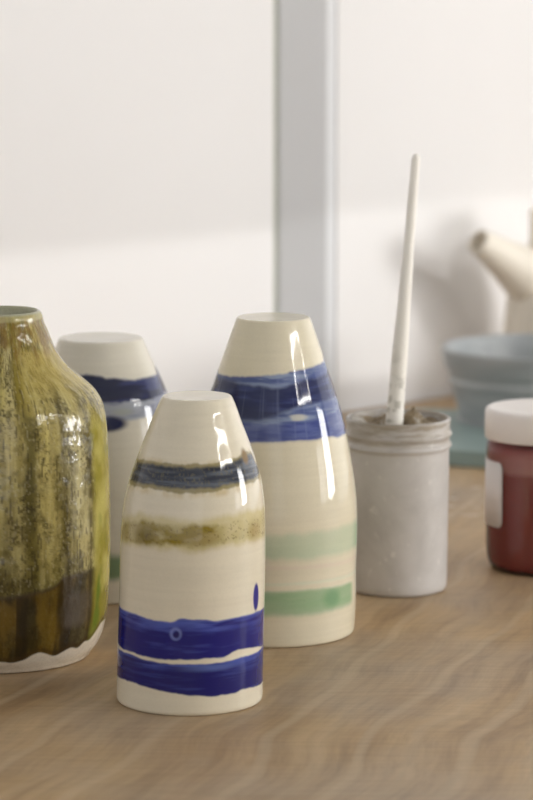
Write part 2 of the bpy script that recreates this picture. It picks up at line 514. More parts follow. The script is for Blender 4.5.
# ---- middle vase ------------------------------------------------------------
def paint_back(pa):
    cream_base(pa, 71, (226, 217, 192))
    top = [(200, 371), (216, 373), (232, 376.5), (251, 376.5), (280, 374), (305, 368.6), (324, 360.6), (335, 356)]
    bot = [(200, 434), (248, 442), (264, 442), (296, 440), (315, 439), (321, 437), (328, 435.6), (337, 437), (346, 433)]
    all_ = pa.band(top, bot, 1.4, 1.2, 72)
    s = pa.n(2.2, 0.22, 73, 4)
    pa.put(all_, mixc((78, 92, 142), (140, 154, 182), sstep(0.35, 0.75, s)))
    # darker heart of the brush stroke
    dt = [(200, 378), (232, 381), (248, 384.5), (280, 388), (305, 380), (328, 372), (337, 369)]
    db = [(200, 412), (216, 414), (232, 416), (257, 419), (275, 416), (283, 411), (305, 404), (331, 399), (342, 397)]
    dk = pa.band(dt, db, 2.5, 1.6, 74)
    pa.put(dk * 0.94, mixc((28, 34, 80), (50, 60, 114), sstep(0.4, 0.75, pa.n(2, 0.3, 75))))
    pa.put(pa.blob(240, 412, 38, 8, 0.6) * all_ * 0.9, (30, 36, 76))
    lowt = [(200, 421), (248, 424), (275, 424), (305, 421), (331, 413), (345, 410)]
    lo = pa.band(lowt, bot, 3.0, 1.6, 76)
    pa.put(lo * 0.75, mixc((58, 68, 134), (96, 108, 164), sstep(0.4, 0.8, pa.n(2.5, 0.2, 77))))
    pa.put(pa.blob(222, 384, 22, 9, 0.7) * all_ * 0.5, (44, 52, 84))
    cr = pa.blob(297, 417.5, 10, 3.0, 0.4); cr = cr * (1 - pa.blob(285, 419.5, 6, 3.5, 0.4))
    pa.put(cr * 0.85, (206, 204, 190))
    vs = pa.n(26, 0.015, 78, 2)                                     # fine vertical crazing of the blue
    pa.put(all_ * sstep(0.62, 0.75, vs) * 0.12, (150, 164, 200))
    bt = pa.line(bot)
    pa.put(all_ * sstep(-3, -0.5, pa.Y - bt) * 0.45, (74, 86, 154))
    # two soft green washes
    t1 = [(225, 536), (267, 535), (311, 533), (340, 527), (356, 519)]
    b1 = [(225, 557), (267, 558), (311, 559), (340, 553), (356, 546)]
    g = pa.band(t1, b1, 4.5, 2.5, 81)
    pa.put(g * (0.32 + 0.2 * pa.n(3, 0.05, 82) + 0.3 * sstep(1.15, 1.4, pa.T)), (150, 190, 154))
    t2 = [(225, 593), (265, 592), (311, 589.6), (340, 585.5), (353, 580)]
    b2 = [(225, 615), (265, 616), (296, 615.5), (328, 611), (350, 603)]
    g = pa.band(t2, b2, 2.2, 1.2, 83, 4.0)
    ends = 1 - sstep(1.15, 1.32, pa.T)
    pa.put(g * ends * (0.66 + 0.25 * pa.n(2, 0.2, 84)), (132, 172, 128))
    pa.put(pa.blob(331, 598, 11, 9, 0.6) * g * 0.6, (92, 146, 98))
    pa.put(pa.band([(225, 583), (265, 583), (311, 581), (345, 575)], [(225, 586), (265, 586), (311, 584), (345, 578)], 1.5, 1.0, 85) * 0.3, (204, 222, 200))
    pa.put(pa.band([(225, 566), (265, 566), (311, 565), (345, 560)], [(225, 570), (265, 570), (311, 569), (345, 564)], 2, 1.0, 86) * 0.35, (222, 200, 186))

back_rows = [(317.6, 236.6, 310.2), (326, 233.2, 313.2), (340, 228.3, 318), (365, 219.5, 326.4), (389, 211, 334.6), (405, 206, 339.6),
             (437, 198.5, 347.3), (478, 192, 354.3), (500, 189.5, 356.8), (530, 188, 357.3), (550, 188, 356.8), (566, 188.5, 355.7), (590, 188, 356), (607, 188.6, 355.6), (630, 190, 354)]
back, pot_back = closed_vase('painted_vase',
    'largest cream vase with wide blue band above two soft green bands, beside the stick jar',
    (272, 630), back_rows, paint_back, 9)

# ---- rear left vase ---------------------------------------------------------
def paint_rear(pa):
    cream_base(pa, 91, (220, 214, 198))
    top = [(45, 372), (60, 376), (86, 375), (104, 376), (109, 380), (113, 378), (135, 380), (162, 374), (172, 368)]
    bot = [(45, 398), (86, 402), (106, 402), (135, 402), (162, 396), (172, 392)]
    a = pa.band(top, [(x, y + 18) for x, y in bot], 2.0, 2.0, 92)
    ee = sstep(-0.2, 0.15, pa.T)
    pa.put(a * (0.75), mixc((88, 100, 138), (140, 150, 170), sstep(0.4, 0.7, pa.n(2, 0.2, 93))))
    d = pa.band(top, bot, 1.6, 1.6, 94)
    pa.put(d * 0.96, mixc((20, 25, 60), (42, 50, 100), sstep(0.45, 0.75, pa.n(2, 0.25, 95))))
    pa.put(pa.blob(110, 424, 20, 7.5, 0.3), (28, 34, 74))
    pa.put(pa.blob(126, 412, 10, 3, 0.6) * 0.7, (170, 172, 160))
    g = pa.band([(40, 545), (112, 556), (170, 545)], [(40, 570), (112, 580), (170, 570)], 5, 2, 96)
    pa.put(g * 0.8, (78, 122, 74))

rear_rows = [(338.0, 59, 143), (346, 55.6, 146.4), (360, 50, 152.5), (380, 40, 162.3), (391, 35, 167), (410, 30, 172), (440, 26, 176.5),
             (480, 23.5, 179), (530, 23, 180), (560, 24, 179), (589, 26, 176)]
rear, pot_rear = closed_vase('painted_vase',
    'cream vase with one navy band standing behind the olive bottle vase',
    (101, 589), rear_rows, paint_rear, 15)

# ---- olive bottle vase ------------------------------------------------------
def olive_vase():
    rows = [(312, -38, 41), (316, -39.5, 42.5), (322, -40.5, 44), (330, -43.5, 47.5), (340, -47.5, 51.5), (350, -52, 56), (360, -58.5, 62.5), (368, -65.5, 69.5),
            (378, -77.5, 81.5), (388, -88.5, 93), (395, -94.5, 98.5), (404, -99, 103), (420, -102.5, 106.2), (455, -105, 108.8), (500, -106.3, 110.2), (545, -106.3, 110.3),
            (585, -104.5, 108.8), (610, -102.5, 106.8), (628, -99, 103), (640, -94, 98), (648, -88, 92), (654, -82, 86)]
    pot = Pot((2, 654), rows); pot.finish(NR)
    rings, yc = [], []
    # inside of the neck, up and over the lip
    x0, z0, R0 = pot.world(pot.ys[0], pot.cs[0], pot.Rs[0])
    for dz, k in ((-0.05, 1.25), (-0.035, 1.0), (-0.02, 0.86), (-0.008, 0.84), (-0.002, 0.86), (0.0005, 0.89), (0.0012, 0.93), (0.0006, 0.97)):
        rings.append((x0, z0 + dz, R0 * k)); yc.append(300)
    for y, c, R in zip(pot.ys[1:], pot.cs[1:], pot.Rs[1:]):
        x, z, r = pot.world(y, c, R)
        if z < 0.003: continue
        rings.append((x, z, r)); yc.append(y)
    xb, zb, rb = rings[-1]
    for z, k in ((0.0018, 0.99), (0.0007, 0.97), (0.0, 0.94), (0.0, 0.5), (0.0, 0.02)):
        rings.append((xb, z, rb * k)); yc.append(655)
    P = build_rings(pot, rings, 0.012, 33)
    # slight facets where the brush dragged the clay
    me = grid_mesh('bottle_vase', P, False, True)
    pa = Paint(pot, yc)
    wob = pa.n(2.0, 0.012, 100, 3) - 0.5
    Tw = pa.T + 0.22 * wob
    big = pa.n(4.0, 0.018, 101, 4)
    pa.C = mixc((138, 122, 48), (198, 182, 110), sstep(0.32, 0.7, big))
    def vcol(x0_, x1_, soft=0.05):
        a = math.asin(np.clip((x0_ - 2) / 108.0, -1, 1)); b = math.asin(np.clip((x1_ - 2) / 108.0, -1, 1))
        return sstep(a - soft, a + soft, Tw) * (1 - sstep(b - soft, b + soft, Tw))
    ysteps = lambda a, b, s=3: sstep(a - s, a + s, pa.Y + 10 * wob) * (1 - sstep(b - s, b + s, pa.Y + 10 * wob))
    # overlapping vertical brush patches
    rng = np.random.RandomState(7)
    for k in range(46):
        x = rng.uniform(-100, 96); w = rng.uniform(9, 26); y = rng.uniform(330, 560); hh = rng.uniform(50, 150)
        dk = rng.rand()
        c = (88, 78, 28) if dk < 0.45 else ((206, 192, 134) if dk < 0.7 else (150, 132, 46))
        m_ = vcol(x, x + w, 0.035) * ysteps(y, y + hh, 3)
        pa.put(m_ * rng.uniform(0.35, 0.75) * sstep(0.2, 0.6, pa.n(5, 0.02, 110 + k, 3)), c)
    # pale windows and darker lanes seen at the front
    pa.put(vcol(40, 66) * ysteps(345, 575) * 0.5, (204, 188, 120))
    pa.put(vcol(-8, 30) * ysteps(455, 560) * 0.45, (170, 160, 104))
    pa.put(vcol(72, 92) * ysteps(430, 520) * 0.6, (208, 198, 150))
    pa.put(vcol(30, 42) * ysteps(400, 592) * 0.65, (84, 78, 34))
    pa.put(vcol(64, 73) * ysteps(385, 640) * 0.6, (78, 68, 30))
    pa.put(vcol(-40, -8) * ysteps(380, 600) * 0.6, (84, 78, 32))
    pa.put(vcol(-96, 95) * ysteps(548, 596, 10) * 0.35, (84, 78, 34))
    # fine dark iron grain, stretched down the pot
    gm = sstep(0.44, 0.68, pa.n(56, 0.42, 160, 5)) * sstep(0.32, 0.62, pa.n(6, 0.035, 161, 4))
    pa.put(gm * 0.8, (60, 52, 22))
    pa.put(sstep(0.5, 0.68, pa.n(17, 0.014, 166, 4)) * 0.38, (86, 74, 28))
    pa.put(sstep(0.55, 0.72, pa.n(21, 0.018, 167, 4)) * 0.25, (204, 190, 130))
    pa.put(sstep(0.45, 0.75, pa.n(14, 0.09, 165, 4)) * 0.62, (84, 74, 28))
    gl = sstep(0.6, 0.75, pa.n(60, 0.25, 162, 3))
    pa.put(gl * 0.25, (210, 200, 156))
    pa.put(sstep(0.66, 0.72, pa.n(80, 0.1, 163, 2)) * 0.6, (58, 50, 26))
    # brown overlap low down
    lowl = pa.line([(-80, 592), (-30, 596), (5, 598), (35, 596), (62, 590), (68, 580), (90, 574), (104, 566)]) + 8 * wob
    low = sstep(-2, 2, pa.Y - lowl)
    pa.put(low * 0.85, mixc((46, 36, 15), (116, 90, 28), sstep(0.42, 0.66, pa.n(6, 0.02, 170, 4))))
    pa.put(low * sstep(0.46, 0.62, pa.n(8, 0.01, 171, 3)) * 0.8, (44, 34, 17))
    pa.put((sstep(-4, 0, pa.Y - lowl) - sstep(0, 4, pa.Y - lowl)).clip(0, 1) * 0.55, (70, 60, 46))
    pa.put(vcol(66, 92) * low * ysteps(575, 608, 5) * 0.65, (92, 80, 66))
    # yellow-green run on the right flank
    rt = sstep(1.02, 1.14, pa.T + 0.05 * (pa.n(3, 0.05, 180) - 0.5)) * (1 - sstep(2.2, 2.5, pa.T)) * sstep(395, 425, pa.Y)
    pa.put(rt * 0.92, mixc((150, 140, 48), (196, 184, 102), sstep(0.35, 0.7, pa.n(4, 0.03, 181, 3))))
    pa.put(rt * sstep(0.55, 0.7, pa.n(5, 0.02, 182, 3)) * 0.8, (96, 122, 40))
    dl = np.exp(-((pa.T - 1.02) / 0.022) ** 2) * sstep(390, 420, pa.Y)
    pa.put(dl * 0.65 * sstep(0.35, 0.5, pa.n(20, 0.2, 183)), (66, 56, 26))
    # pale shoulder
    sh = (1 - sstep(372, 396, pa.Y)) * sstep(0.15, 0.7, pa.T) * sstep(340, 352, pa.Y)
    pa.put(sh * 0.55, (184, 162, 78))
    pa.put((1 - sstep(345, 362, pa.Y)) * sstep(0.42, 0.62, pa.n(9, 0.06, 186, 3)) * 0.7, (126, 96, 34))
    # bare clay foot below a scalloped glaze edge
    foot = 4.5 + pa.line([(-90, 640), (-60, 650), (-30, 658), (0, 657), (18, 659), (32, 656), (40, 650), (47, 648), (61, 652), (68, 648), (76, 643), (80, 644.5), (84, 643), (88, 637), (93, 636), (97, 630), (103, 618)])
    fm = sstep(-1.0, 1.0, pa.Y - foot + 1.5 * (pa.n(9, 0.05, 190) - 0.5))
    pa.put(np.exp(-((pa.Y - foot + 3) / 3.0) ** 2) * 0.6, (64, 46, 18))
    pa.put(fm, (226, 216, 198))
    # dull inside of the neck
    ins = (pa.Y < 305)
    pa.put(ins * 1.0, (172, 170, 142))
    lip = sstep(311, 312, pa.Y) * (1 - sstep(316, 319, pa.Y))
    pa.put(lip * 0.5, (196, 190, 140))
    set_paint(me, pa.C.reshape(-1, 3))
    o = link_mesh('bottle_vase', me, M_olive, None, pot.g)
    tag(o, 'wide olive and brown mottled bottle vase with narrow neck, cut by the left edge', 'vase')
    return o
olive_vase()

# ------------------------------------------------------------------ simple lathe (metres, own axis)
def lathe(prof, seg=96, wob=0.0, seed=0, close0=False, close1=False, name='lathe'):
    t = (np.arange(seg) + 0.5) / seg * 2 * PI - PI
    P = np.zeros((len(prof), seg, 3))
    for i, (r, z) in enumerate(prof):
        rr = r * (1 + (wob * (fbm(np.cos(t) * 1.5, np.sin(t) * 1.5, z * 30, seed, 2) - 0.5) if wob else 0))
        P[i, :, 0] = rr * np.sin(t); P[i, :, 1] = -rr * np.cos(t); P[i, :, 2] = z
    return grid_mesh(name, P, close0, close1)

def dense(prof, n):
    """catmull-rom through profile points"""
    p = np.array(prof, float); out = []
    for i in range(len(p) - 1):
        p0, p1, p2, p3 = p[max(i-1, 0)], p[i], p[i+1], p[min(i+2, len(p)-1)]
        for t in np.linspace(0, 1, n, endpoint=False):
            out.append(0.5*((2*p1)+(-p0+p2)*t+(2*p0-5*p1+4*p2-p3)*t*t+(-p0+3*p1-3*p2+p3)*t**3))
    out.append(p[-1])
    return [tuple(v) for v in out]

def mpx(y, z=0.0): return depth(y, z) / F_PX

# ---- slip jar with stick ------------------------------------------------------
def slip_jar():
    g = ground(397, 588)
    k = mpx(g.y, 0.05)
    zr = at_dist(397, 417, g.y).z                 # rim height
    def zz(y): return at_dist(397, y, g.y).z
    m, nt, B, N, L = new_mat('slip_smeared_plastic')
    tc = N.new('ShaderNodeTexCoord')
    n1 = tex_noise(N, L, tc.outputs['Object'], 22, 5, 0.6, 0.4)
    base = ramp(N, L, n1, [(0.3, lin4((180, 176, 172))), (0.5, lin4((197, 193, 189))), (0.72, lin4((208, 204, 201)))])
    mp = N.new('ShaderNodeMapping'); mp.inputs['Scale'].default_value = (1, 1, 5)
    L.new(tc.outputs['Object'], mp.inputs['Vector'])
    n2 = tex_noise(N, L, mp.outputs[0], 45, 4, 0.6)
    sx = N.new('ShaderNodeSeparateXYZ'); L.new(tc.outputs['Object'], sx.inputs[0])
    mr = N.new('ShaderNodeMapRange'); mr.inputs['From Min'].default_value = zr - 0.024; mr.inputs['From Max'].default_value = zr - 0.006
    L.new(sx.outputs[2], mr.inputs['Value'])
    mu = N.new('ShaderNodeMath'); mu.operation = 'MULTIPLY'
    L.new(mr.outputs[0], mu.inputs[0]); L.new(ramp(N, L, n2, [(0.38, gv(0)), (0.58, gv(0.8))]), mu.inputs[1])
    c2 = mix_rgb(N, L, mu.outputs[0], base, lin4((150, 138, 118)))
    n3 = tex_noise(N, L, tc.outputs['Object'], 120, 3, 0.6)
    c3 = mix_rgb(N, L, ramp(N, L, n3, [(0.62, gv(0)), (0.72, gv(0.5))]), c2, lin4((228, 224, 218)))
    L.new(c3, B.inputs['Base Color']); B.inputs['Roughness'].default_value = 0.38
    B.inputs['Subsurface Weight'].default_value = 0.0
    t = thing('slip_jar', 'grey-white clay-smeared screw-neck pot holding the white stick', 'jar', g)
    R = 50.5 * k
    prof = [(0.02*R, 0.0), (R*0.9, 0.0), (R*0.95, 0.0008), (R*0.978, 0.003), (R*0.985, 0.006)]
    prof += [(R*(0.985 + 0.028*f), 0.006 + f*(zz(452) - 0.006)) for f in np.linspace(0.05, 1, 14)]
    prof += [(R*1.012, zz(449)), (R*1.015, zz(447)), (R*1.045, zz(445.5)), (R*1.062, zz(444)), (R*1.045, zz(442)), (R*1.015, zz(440)),
             (R*1.012, zz(437)), (R*1.04, zz(435)), (R*1.066, zz(433)), (R*1.05, zz(431)), (R*1.022, zz(429)),
             (R*1.02, zz(425)), (R*1.03, zz(422)), (R*1.035, zz(419)), (R*1.03, zz(417.4)), (R*1.01, zz(416.6)), (R*0.985, zz(417)), (R*0.975, zz(419)),
             (R*0.965, zz(430)), (R*0.95, zz(445)), (R*0.945, 0.02), (R*0.93, 0.004), (0.02*R, 0.003)]
    link_mesh('jar_body', lathe(prof, 128, 0.006, 3, True, True, 'jar_body'), m, t)
    # wet and dried slip inside
    m2, nt, B, N, L = new_mat('drying_slip')
    tc = N.new('ShaderNodeTexCoord')
    n1 = tex_noise(N, L, tc.outputs['Object'], 55, 4, 0.6)
    L.new(ramp(N, L, n1, [(0.36, lin4((92, 78, 56))), (0.5, lin4((142, 124, 96))), (0.6, lin4((206, 200, 190)))]), B.inputs['Base Color'])
    B.inputs['Roughness'].default_value = 0.6
    zs = zz(428)
    nr, ns = 40, 120
    th = np.arange(ns)/ns*2*PI
    P = np.zeros((nr, ns, 3))
    for i in range(nr):
        r = R*0.955*(i+0.3)/(nr-0.7)
        x, y = r*np.sin(th), -r*np.cos(th)
        hgt = 0.010*(fbm(x*70, y*70, 0.5, 8, 4)-0.45) + 0.006*sstep(0.75, 1.0, r/(R*0.955))*(fbm(x*50, y*50, 3.1, 9, 3))
        lump = (0.011*np.exp(-(((x-0.011)/0.010)**2+((y-0.010)/0.008)**2)) + 0.010*np.exp(-(((x+0.010)/0.008)**2+((y-0.008)/0.007)**2))) * (0.5+fbm(x*220, y*220, 1.5, 12, 3))
        P[i, :, 0] = x; P[i, :, 1] = y; P[i, :, 2] = zs + hgt + lump
    link_mesh('slip', grid_mesh('slip', P, True, False), m2, t)
    # stick
    ms, nt, B, N, L = new_mat('white_coated_wood')
    tc = N.new('ShaderNodeTexCoord')
    n1 = tex_noise(N, L, tc.outputs['Object'], 160, 3, 0.5)
    sx = N.new('ShaderNodeSeparateXYZ'); L.new(tc.outputs['Object'], sx.inputs[0])
    lowm = N.new('ShaderNodeMapRange'); lowm.inputs['From Min'].default_value = zr + 0.05; lowm.inputs['From Max'].default_value = zr
    L.new(sx.outputs[2], lowm.inputs['Value'])
    mu = N.new('ShaderNodeMath'); mu.operation = 'MULTIPLY'
    L.new(lowm.outputs[0], mu.inputs[0]); L.new(ramp(N, L, n1, [(0.5, gv(0)), (0.62, gv(0.8))]), mu.inputs[1])
    n2 = tex_noise(N, L, tc.outputs['Object'], 300, 2, 0.5)
    c = mix_rgb(N, L, ramp(N, L, n2, [(0.72, gv(0)), (0.76, gv(0.6))]), lin4((241, 237, 228)), lin4((160, 154, 138)))
    L.new(mix_rgb(N, L, mu.outputs[0], c, lin4((168, 164, 150))), B.inputs['Base Color'])
    B.inputs['Roughness'].default_value = 0.45
    p_top = at_dist(416.3, 153.5, g.y + 0.02)
    p_rim = at_dist(394.6, 419, g.y - 0.006)
    d = (p_top - p_rim).normalized()
    p_bot = p_rim + d * ((0.0045 - p_rim.z) / d.z)
    Lth = (p_top - p_bot).length
    ux = Vector((1, 0, 0)); ux = (ux - d*ux.dot(d)).normalized(); uy = d.cross(ux)
    fr = (p_rim - p_bot).length / Lth
    rings = []
    S = 24
    def rad(f):
        return float(np.interp(f, [0, fr, fr+0.1, 0.8, 1.0], [9.6, 8.6, 8.2, 5.2, 4.3])) * k
    fs = list(np.linspace(0, 0.985, 60))
    for f in fs: rings.append((f, rad(f)*(1 + 0.02*math.sin(f*37))))
    for a in (0.25, 0.5, 0.72, 0.88, 0.97): rings.append((0.985 + 0.015*a, rad(1.0)*math.sqrt(1-a*a)))
    P = np.zeros((len(rings), S, 3))
    for i, (f, r) in enumerate(rings):
        for j in range(S):
            a = j/S*2*PI
            v = d*(f*Lth) + ux*(r*math.cos(a)) + uy*(r*math.sin(a))
            P[i, j] = v
    P[..., 2] += 0.0
    o = link_mesh('stirring_stick', grid_mesh('stirring_stick', P, True, True), ms, None, p_bot)
    tag(o, 'long white tapering stick standing upright in the clay-smeared pot', 'stick')
slip_jar()

# ---- red jar -----------------------------------------------------------------
def red_jar():
    cx = 543.5
    g = ground(cx, 567)
    def zz(y): return at_dist(cx, y, g.y).z
    k = mpx(g.y, 0.05)
    t = thing('glaze_jar', 'clear jar of dark red glaze with white screw lid, at right edge', 'jar', g)
    R = 58.4 * k
    zl0, zl1 = zz(436.5), zz(407)
    m, nt, B, N, L = new_mat('red_glaze')
    tc = N.new('ShaderNodeTexCoord'); sx = N.new('ShaderNodeSeparateXYZ'); L.new(tc.outputs['Object'], sx.inputs[0])
    n1 = tex_noise(N, L, tc.outputs['Object'], 40, 4, 0.55)
    ad = N.new('ShaderNodeMath'); ad.operation = 'MULTIPLY_ADD'; L.new(n1, ad.inputs[0]); ad.inputs[1].default_value = 0.008; L.new(sx.outputs[2], ad.inputs[2])
    mr = N.new('ShaderNodeMapRange'); L.new(ad.outputs[0], mr.inputs['Value'])
    mr.inputs['From Min'].default_value = 0.0; mr.inputs['From Max'].default_value = zl0
    z1 = (zz(468)+0.004)/zl0
    z2 = (zz(450)+0.004)/zl0
    c = ramp(N, L, mr.outputs[0], [(0.0, lin4((150, 54, 50))), (z1-0.02, lin4((154, 54, 48))), (z1+0.02, lin4((194, 128, 122))), (z2-0.03, lin4((198, 130, 124))), (z2+0.05, lin4((180, 96, 92)))])
    L.new(c, B.inputs['Base Color']); B.inputs['Roughness'].default_value = 0.16
    prof = [(0.02*R, 0.0), (R*0.82, 0.0), (R*0.88, 0.0006), (R*0.93, 0.003), (R*0.965, 0.007), (R*0.985, 0.012), (R*0.992, 0.018),
            (R*0.997, zz(500)), (R, zz(450)), (R*0.995, zz(442)), (R*0.97, zz(438.5)), (R*0.90, zz(436.5)), (R*0.88, zz(434)), (R*0.88, zz(428)), (0.02*R, zz(428))]
    inner = [(max(r*0.972, 0.0006), z + (0.0016 if z < 0.004 else 0.0008)) for r, z in prof[:-6]]
    inner += [(R*0.93, zz(443)), (0.02*R, zz(443))]
    o = link_mesh('glaze', lathe(inner, 128, 0, 0, True, True, 'glaze'), m, t)
    o['label'] = 'dark red glaze with a paler film above its level'
    mc = bpy.data.materials.new('clear_plastic'); mc.use_nodes = True
    nt = mc.node_tree; nt.nodes.clear()
    a_ = nt.nodes.new('ShaderNodeBsdfTransparent'); a_.inputs[0].default_value = (0.97, 0.96, 0.95, 1)
    b_ = nt.nodes.new('ShaderNodeBsdfGlossy'); b_.inputs['Roughness'].default_value = 0.08
    d_ = nt.nodes.new('ShaderNodeBsdfDiffuse'); d_.inputs[0].default_value = lin4((214, 206, 202))
    f_ = nt.nodes.new('ShaderNodeFresnel'); f_.inputs[0].default_value = 1.45
    x0 = nt.nodes.new('ShaderNodeMixShader'); x0.inputs[0].default_value = 0.02
    x1 = nt.nodes.new('ShaderNodeMixShader'); o_ = nt.nodes.new('ShaderNodeOutputMaterial')
    nt.links.new(a_.outputs[0], x0.inputs[1]); nt.links.new(d_.outputs[0], x0.inputs[2])
    nt.links.new(f_.outputs[0], x1.inputs[0]); nt.links.new(x0.outputs[0], x1.inputs[1]); nt.links.new(b_.outputs[0], x1.inputs[2])
    nt.links.new(x1.outputs[0], o_.inputs[0])
    link_mesh('jar_body', lathe(prof, 128, 0, 0, True, True, 'jar_body'), mc, t)
    ml = plain_mat('white_lid_plastic', (240, 233, 228), 0.35, 0.02, 20)
    Rl = 60.3*k
    prof = [(0.92*Rl, zl0), (Rl*0.99, zl0), (Rl, zl0+0.0006), (Rl, zl1-0.004), (Rl*0.992, zl1-0.002), (Rl*0.975, zl1-0.0006), (Rl*0.95, zl1), (Rl*0.9, zl1+0.0002),
            (Rl*0.86, zl1-0.0004), (Rl*0.5, zl1-0.0006), (0.02*Rl, zl1-0.0006)]
    link_mesh('lid', lathe(prof, 128, 0, 0, True, True, 'lid'), ml, t)
    # paper label, wrapped round the left flank, rounded corners
    mp = plain_mat('label_paper', (224, 216, 212), 0.5, 0.03, 30)
    bm = bmesh.new()
    a1 = math.asin(-45.0/58.4); a0 = a1 - 1.25
    za, zb = zz(521.5), zz(457)
    Rc = 0.004; n = 30; rows = []
    Wd = (a1-a0)*R
    outer, inner = [], []
    for i in range(n+1):
        s = i/n*Wd
        e = min(s, Wd-s); cut = 0
        if e < Rc: cut = Rc - math.sqrt(max(0, Rc*Rc-(Rc-e)**2))
        a = a0 + s/R
        col = []
        for zf in (za+cut, zb-cut):
            for rr in (R*0.9995, R+0.0006):
                col.append(bm.verts.new((rr*math.sin(a), -rr*math.cos(a), zf)))
        rows.append(col)
    for i in range(n):
        p, q = rows[i], rows[i+1]
        bm.faces.new((p[1], q[1], q[3], p[3])); bm.faces.new((p[0], p[2], q[2], q[0]))
        bm.faces.new((p[2], p[3], q[3], q[2])); bm.faces.new((p[0], q[0], q[1], p[1]))
    bm.faces.new((rows[0][0], rows[0][1], rows[0][3], rows[0][2])); bm.faces.new((rows[-1][0], rows[-1][2], rows[-1][3], rows[-1][1]))
    o = bm_obj('paper_label', bm, mp, t, True)
    o['label'] = 'blank pale paper label on the jar side'
red_jar()

# ---- teal board, bowl, spouted vessel -----------------------------------------
SLAB_T = 0.0145
def slab():
    m = plain_mat('teal_painted_board', (144, 164, 161), 0.4, 0.06, 25)
    bm = bmesh.new()
    fl, bl = ground(398, 446, SLAB_T), ground(411, 408, SLAB_T)
    fr = ground(640, 462, SLAB_T)
    br = bl + (fr - fl) * 0.9 + Vector((0, 0.05, 0))
    c = (fl + bl + fr + br) / 4; c.z = 0
    add_prism(bm, [(p.x-c.x, p.y-c.y) for p in (fl, fr, br, bl)], 0, SLAB_T)
    bevel_all(bm, 0.0015)
    o = bm_obj('work_board', bm, m, None, False, c)
    tag(o, 'teal flat board under the grey-blue bowl', 'board')
slab()

def bowl():
    cx = 536
    g = ground(cx, 419, SLAB_T)
    k = mpx(g.y, 0.05)
    def zz(y): return at_dist(cx, y, g.y).z - SLAB_T
    m, nt, B, N, L = new_mat('grey_blue_glaze')
    tc = N.new('ShaderNodeTexCoord')
    mp = N.new('ShaderNodeMapping'); mp.inputs['Scale'].default_value = (1, 1, 6); L.new(tc.outputs['Object'], mp.inputs['Vector'])
    n1 = tex_noise(N, L, mp.outputs[0], 14, 4, 0.5)
    L.new(ramp(N, L, n1, [(0.3, lin4((148, 153, 155))), (0.55, lin4((168, 172, 173))), (0.8, lin4((184, 187, 187)))]), B.inputs['Base Color'])
    B.inputs['Roughness'].default_value = 0.35
    out = [(0.02*76, 0), (73, 0), (76.5, 0.0015), (78, zz(410)), (81.5, zz(398)), (84.5, zz(385)), (87, zz(382)), (87.6, zz(379)), (86.5, zz(375)), (87.6, zz(371)), (91, zz(366)), (93.5, zz(357)), (95, zz(349)), (95, zz(347)), (93.5, zz(346)), (91.5, zz(347)), (89, zz(354)), (80, zz(380)), (68, zz(402)), (50, zz(409)), (1.5, zz(410))]
    prof = dense([(r*k if i not in (0,) else 0.0015, z) for i, (r, z) in enumerate(out)], 5)
    prof = [(max(r, 0.0008), max(z, 0.0)) for r, z in prof]
    o = link_mesh('stepped_bowl', lathe(prof, 144, 0.008, 6, True, True, 'stepped_bowl'), m, None, g)
    tag(o, 'grey-blue glazed bowl with a stepped ridge, standing on the teal board', 'bowl')
bowl()

def tube(path, radii, S=40):
    P = np.zeros((len(path), S, 3))
    for i, p in enumerate(path):
        d = (path[min(i+1, len(path)-1)] - path[max(i-1, 0)]).normalized()
        ux = Vector((0, 1, 0)); ux = (ux - d*ux.dot(d)).normalized(); uy = d.cross(ux)
        for j in range(S):
            a = j/S*2*PI
            P[i, j] = p + ux*(radii[i]*math.cos(a)) + uy*(radii[i]*math.sin(a))
    return P

def vessel():
    cx = 554
    y = 3.09
    k = mpx(y, 0.1)
    base = at_dist(cx, 384, y); g = Vector((base.x, y, 0.0))
    m = plain_mat('raw_cream_clay', (230, 222, 208), 0.55, 0.03, 18)
    t = thing('spouted_vessel', 'raw cream clay vessel with slanting spout, behind the grey-blue bowl', 'vessel', g)
    def zz(py): return at_dist(cx, py, y).z
    out = [(1, 0.0), (44, 0.0), (48, 0.003), (52, zz(360)), (52, zz(335)), (50, zz(315)), (48, zz(295)), (45, zz(282)), (40, zz(268)), (32, zz(255)), (27, zz(243)), (26, zz(225)), (26.5, zz(211)), (25, zz(209.5)), (22, zz(211)), (21.5, zz(240)), (30, zz(262)), (40, zz(290)), (44, zz(340)), (1, zz(372))]
    prof = dense([(r*k, z) for r, z in out], 5)
    prof = [(max(r, 0.0005), max(z, 0.0)) for r, z in prof]
    link_mesh('vessel_body', lathe(prof, 96, 0.01, 2, True, True, 'vessel_body'), m, t)
    # spout: outer wall, over the lip, inner bore
    tip = at_dist(478, 241, y - 0.055) - g
    root = at_dist(550, 291, y) - g
    path, rad = [], []
    for f in np.linspace(0, 1, 24):
        path.append(root.lerp(tip, f)); rad.append(float(np.interp(f, [0, 0.35, 0.7, 1], [33, 27.5, 18.5, 12.5]))*k)
    for f, r in ((1.004, 12.0), (1.003, 11.0), (0.99, 10.5), (0.93, 10.5), (0.8, 10.8)):
        path.append(root.lerp(tip, f)); rad.append(r*k)
    P = np.zeros((len(path), 40, 3))
    d = (tip-root).normalized(); ux = Vector((0, 1, 0)); ux = (ux - d*ux.dot(d)).normalized(); uy = d.cross(ux)
    for i, p in enumerate(path):
        for j in range(40):
            a = j/40*2*PI
            P[i, j] = p + ux*(rad[i]*math.cos(a)) + uy*(rad[i]*math.sin(a))
    link_mesh('spout', grid_mesh('spout', P, False, True), m, t)
vessel()

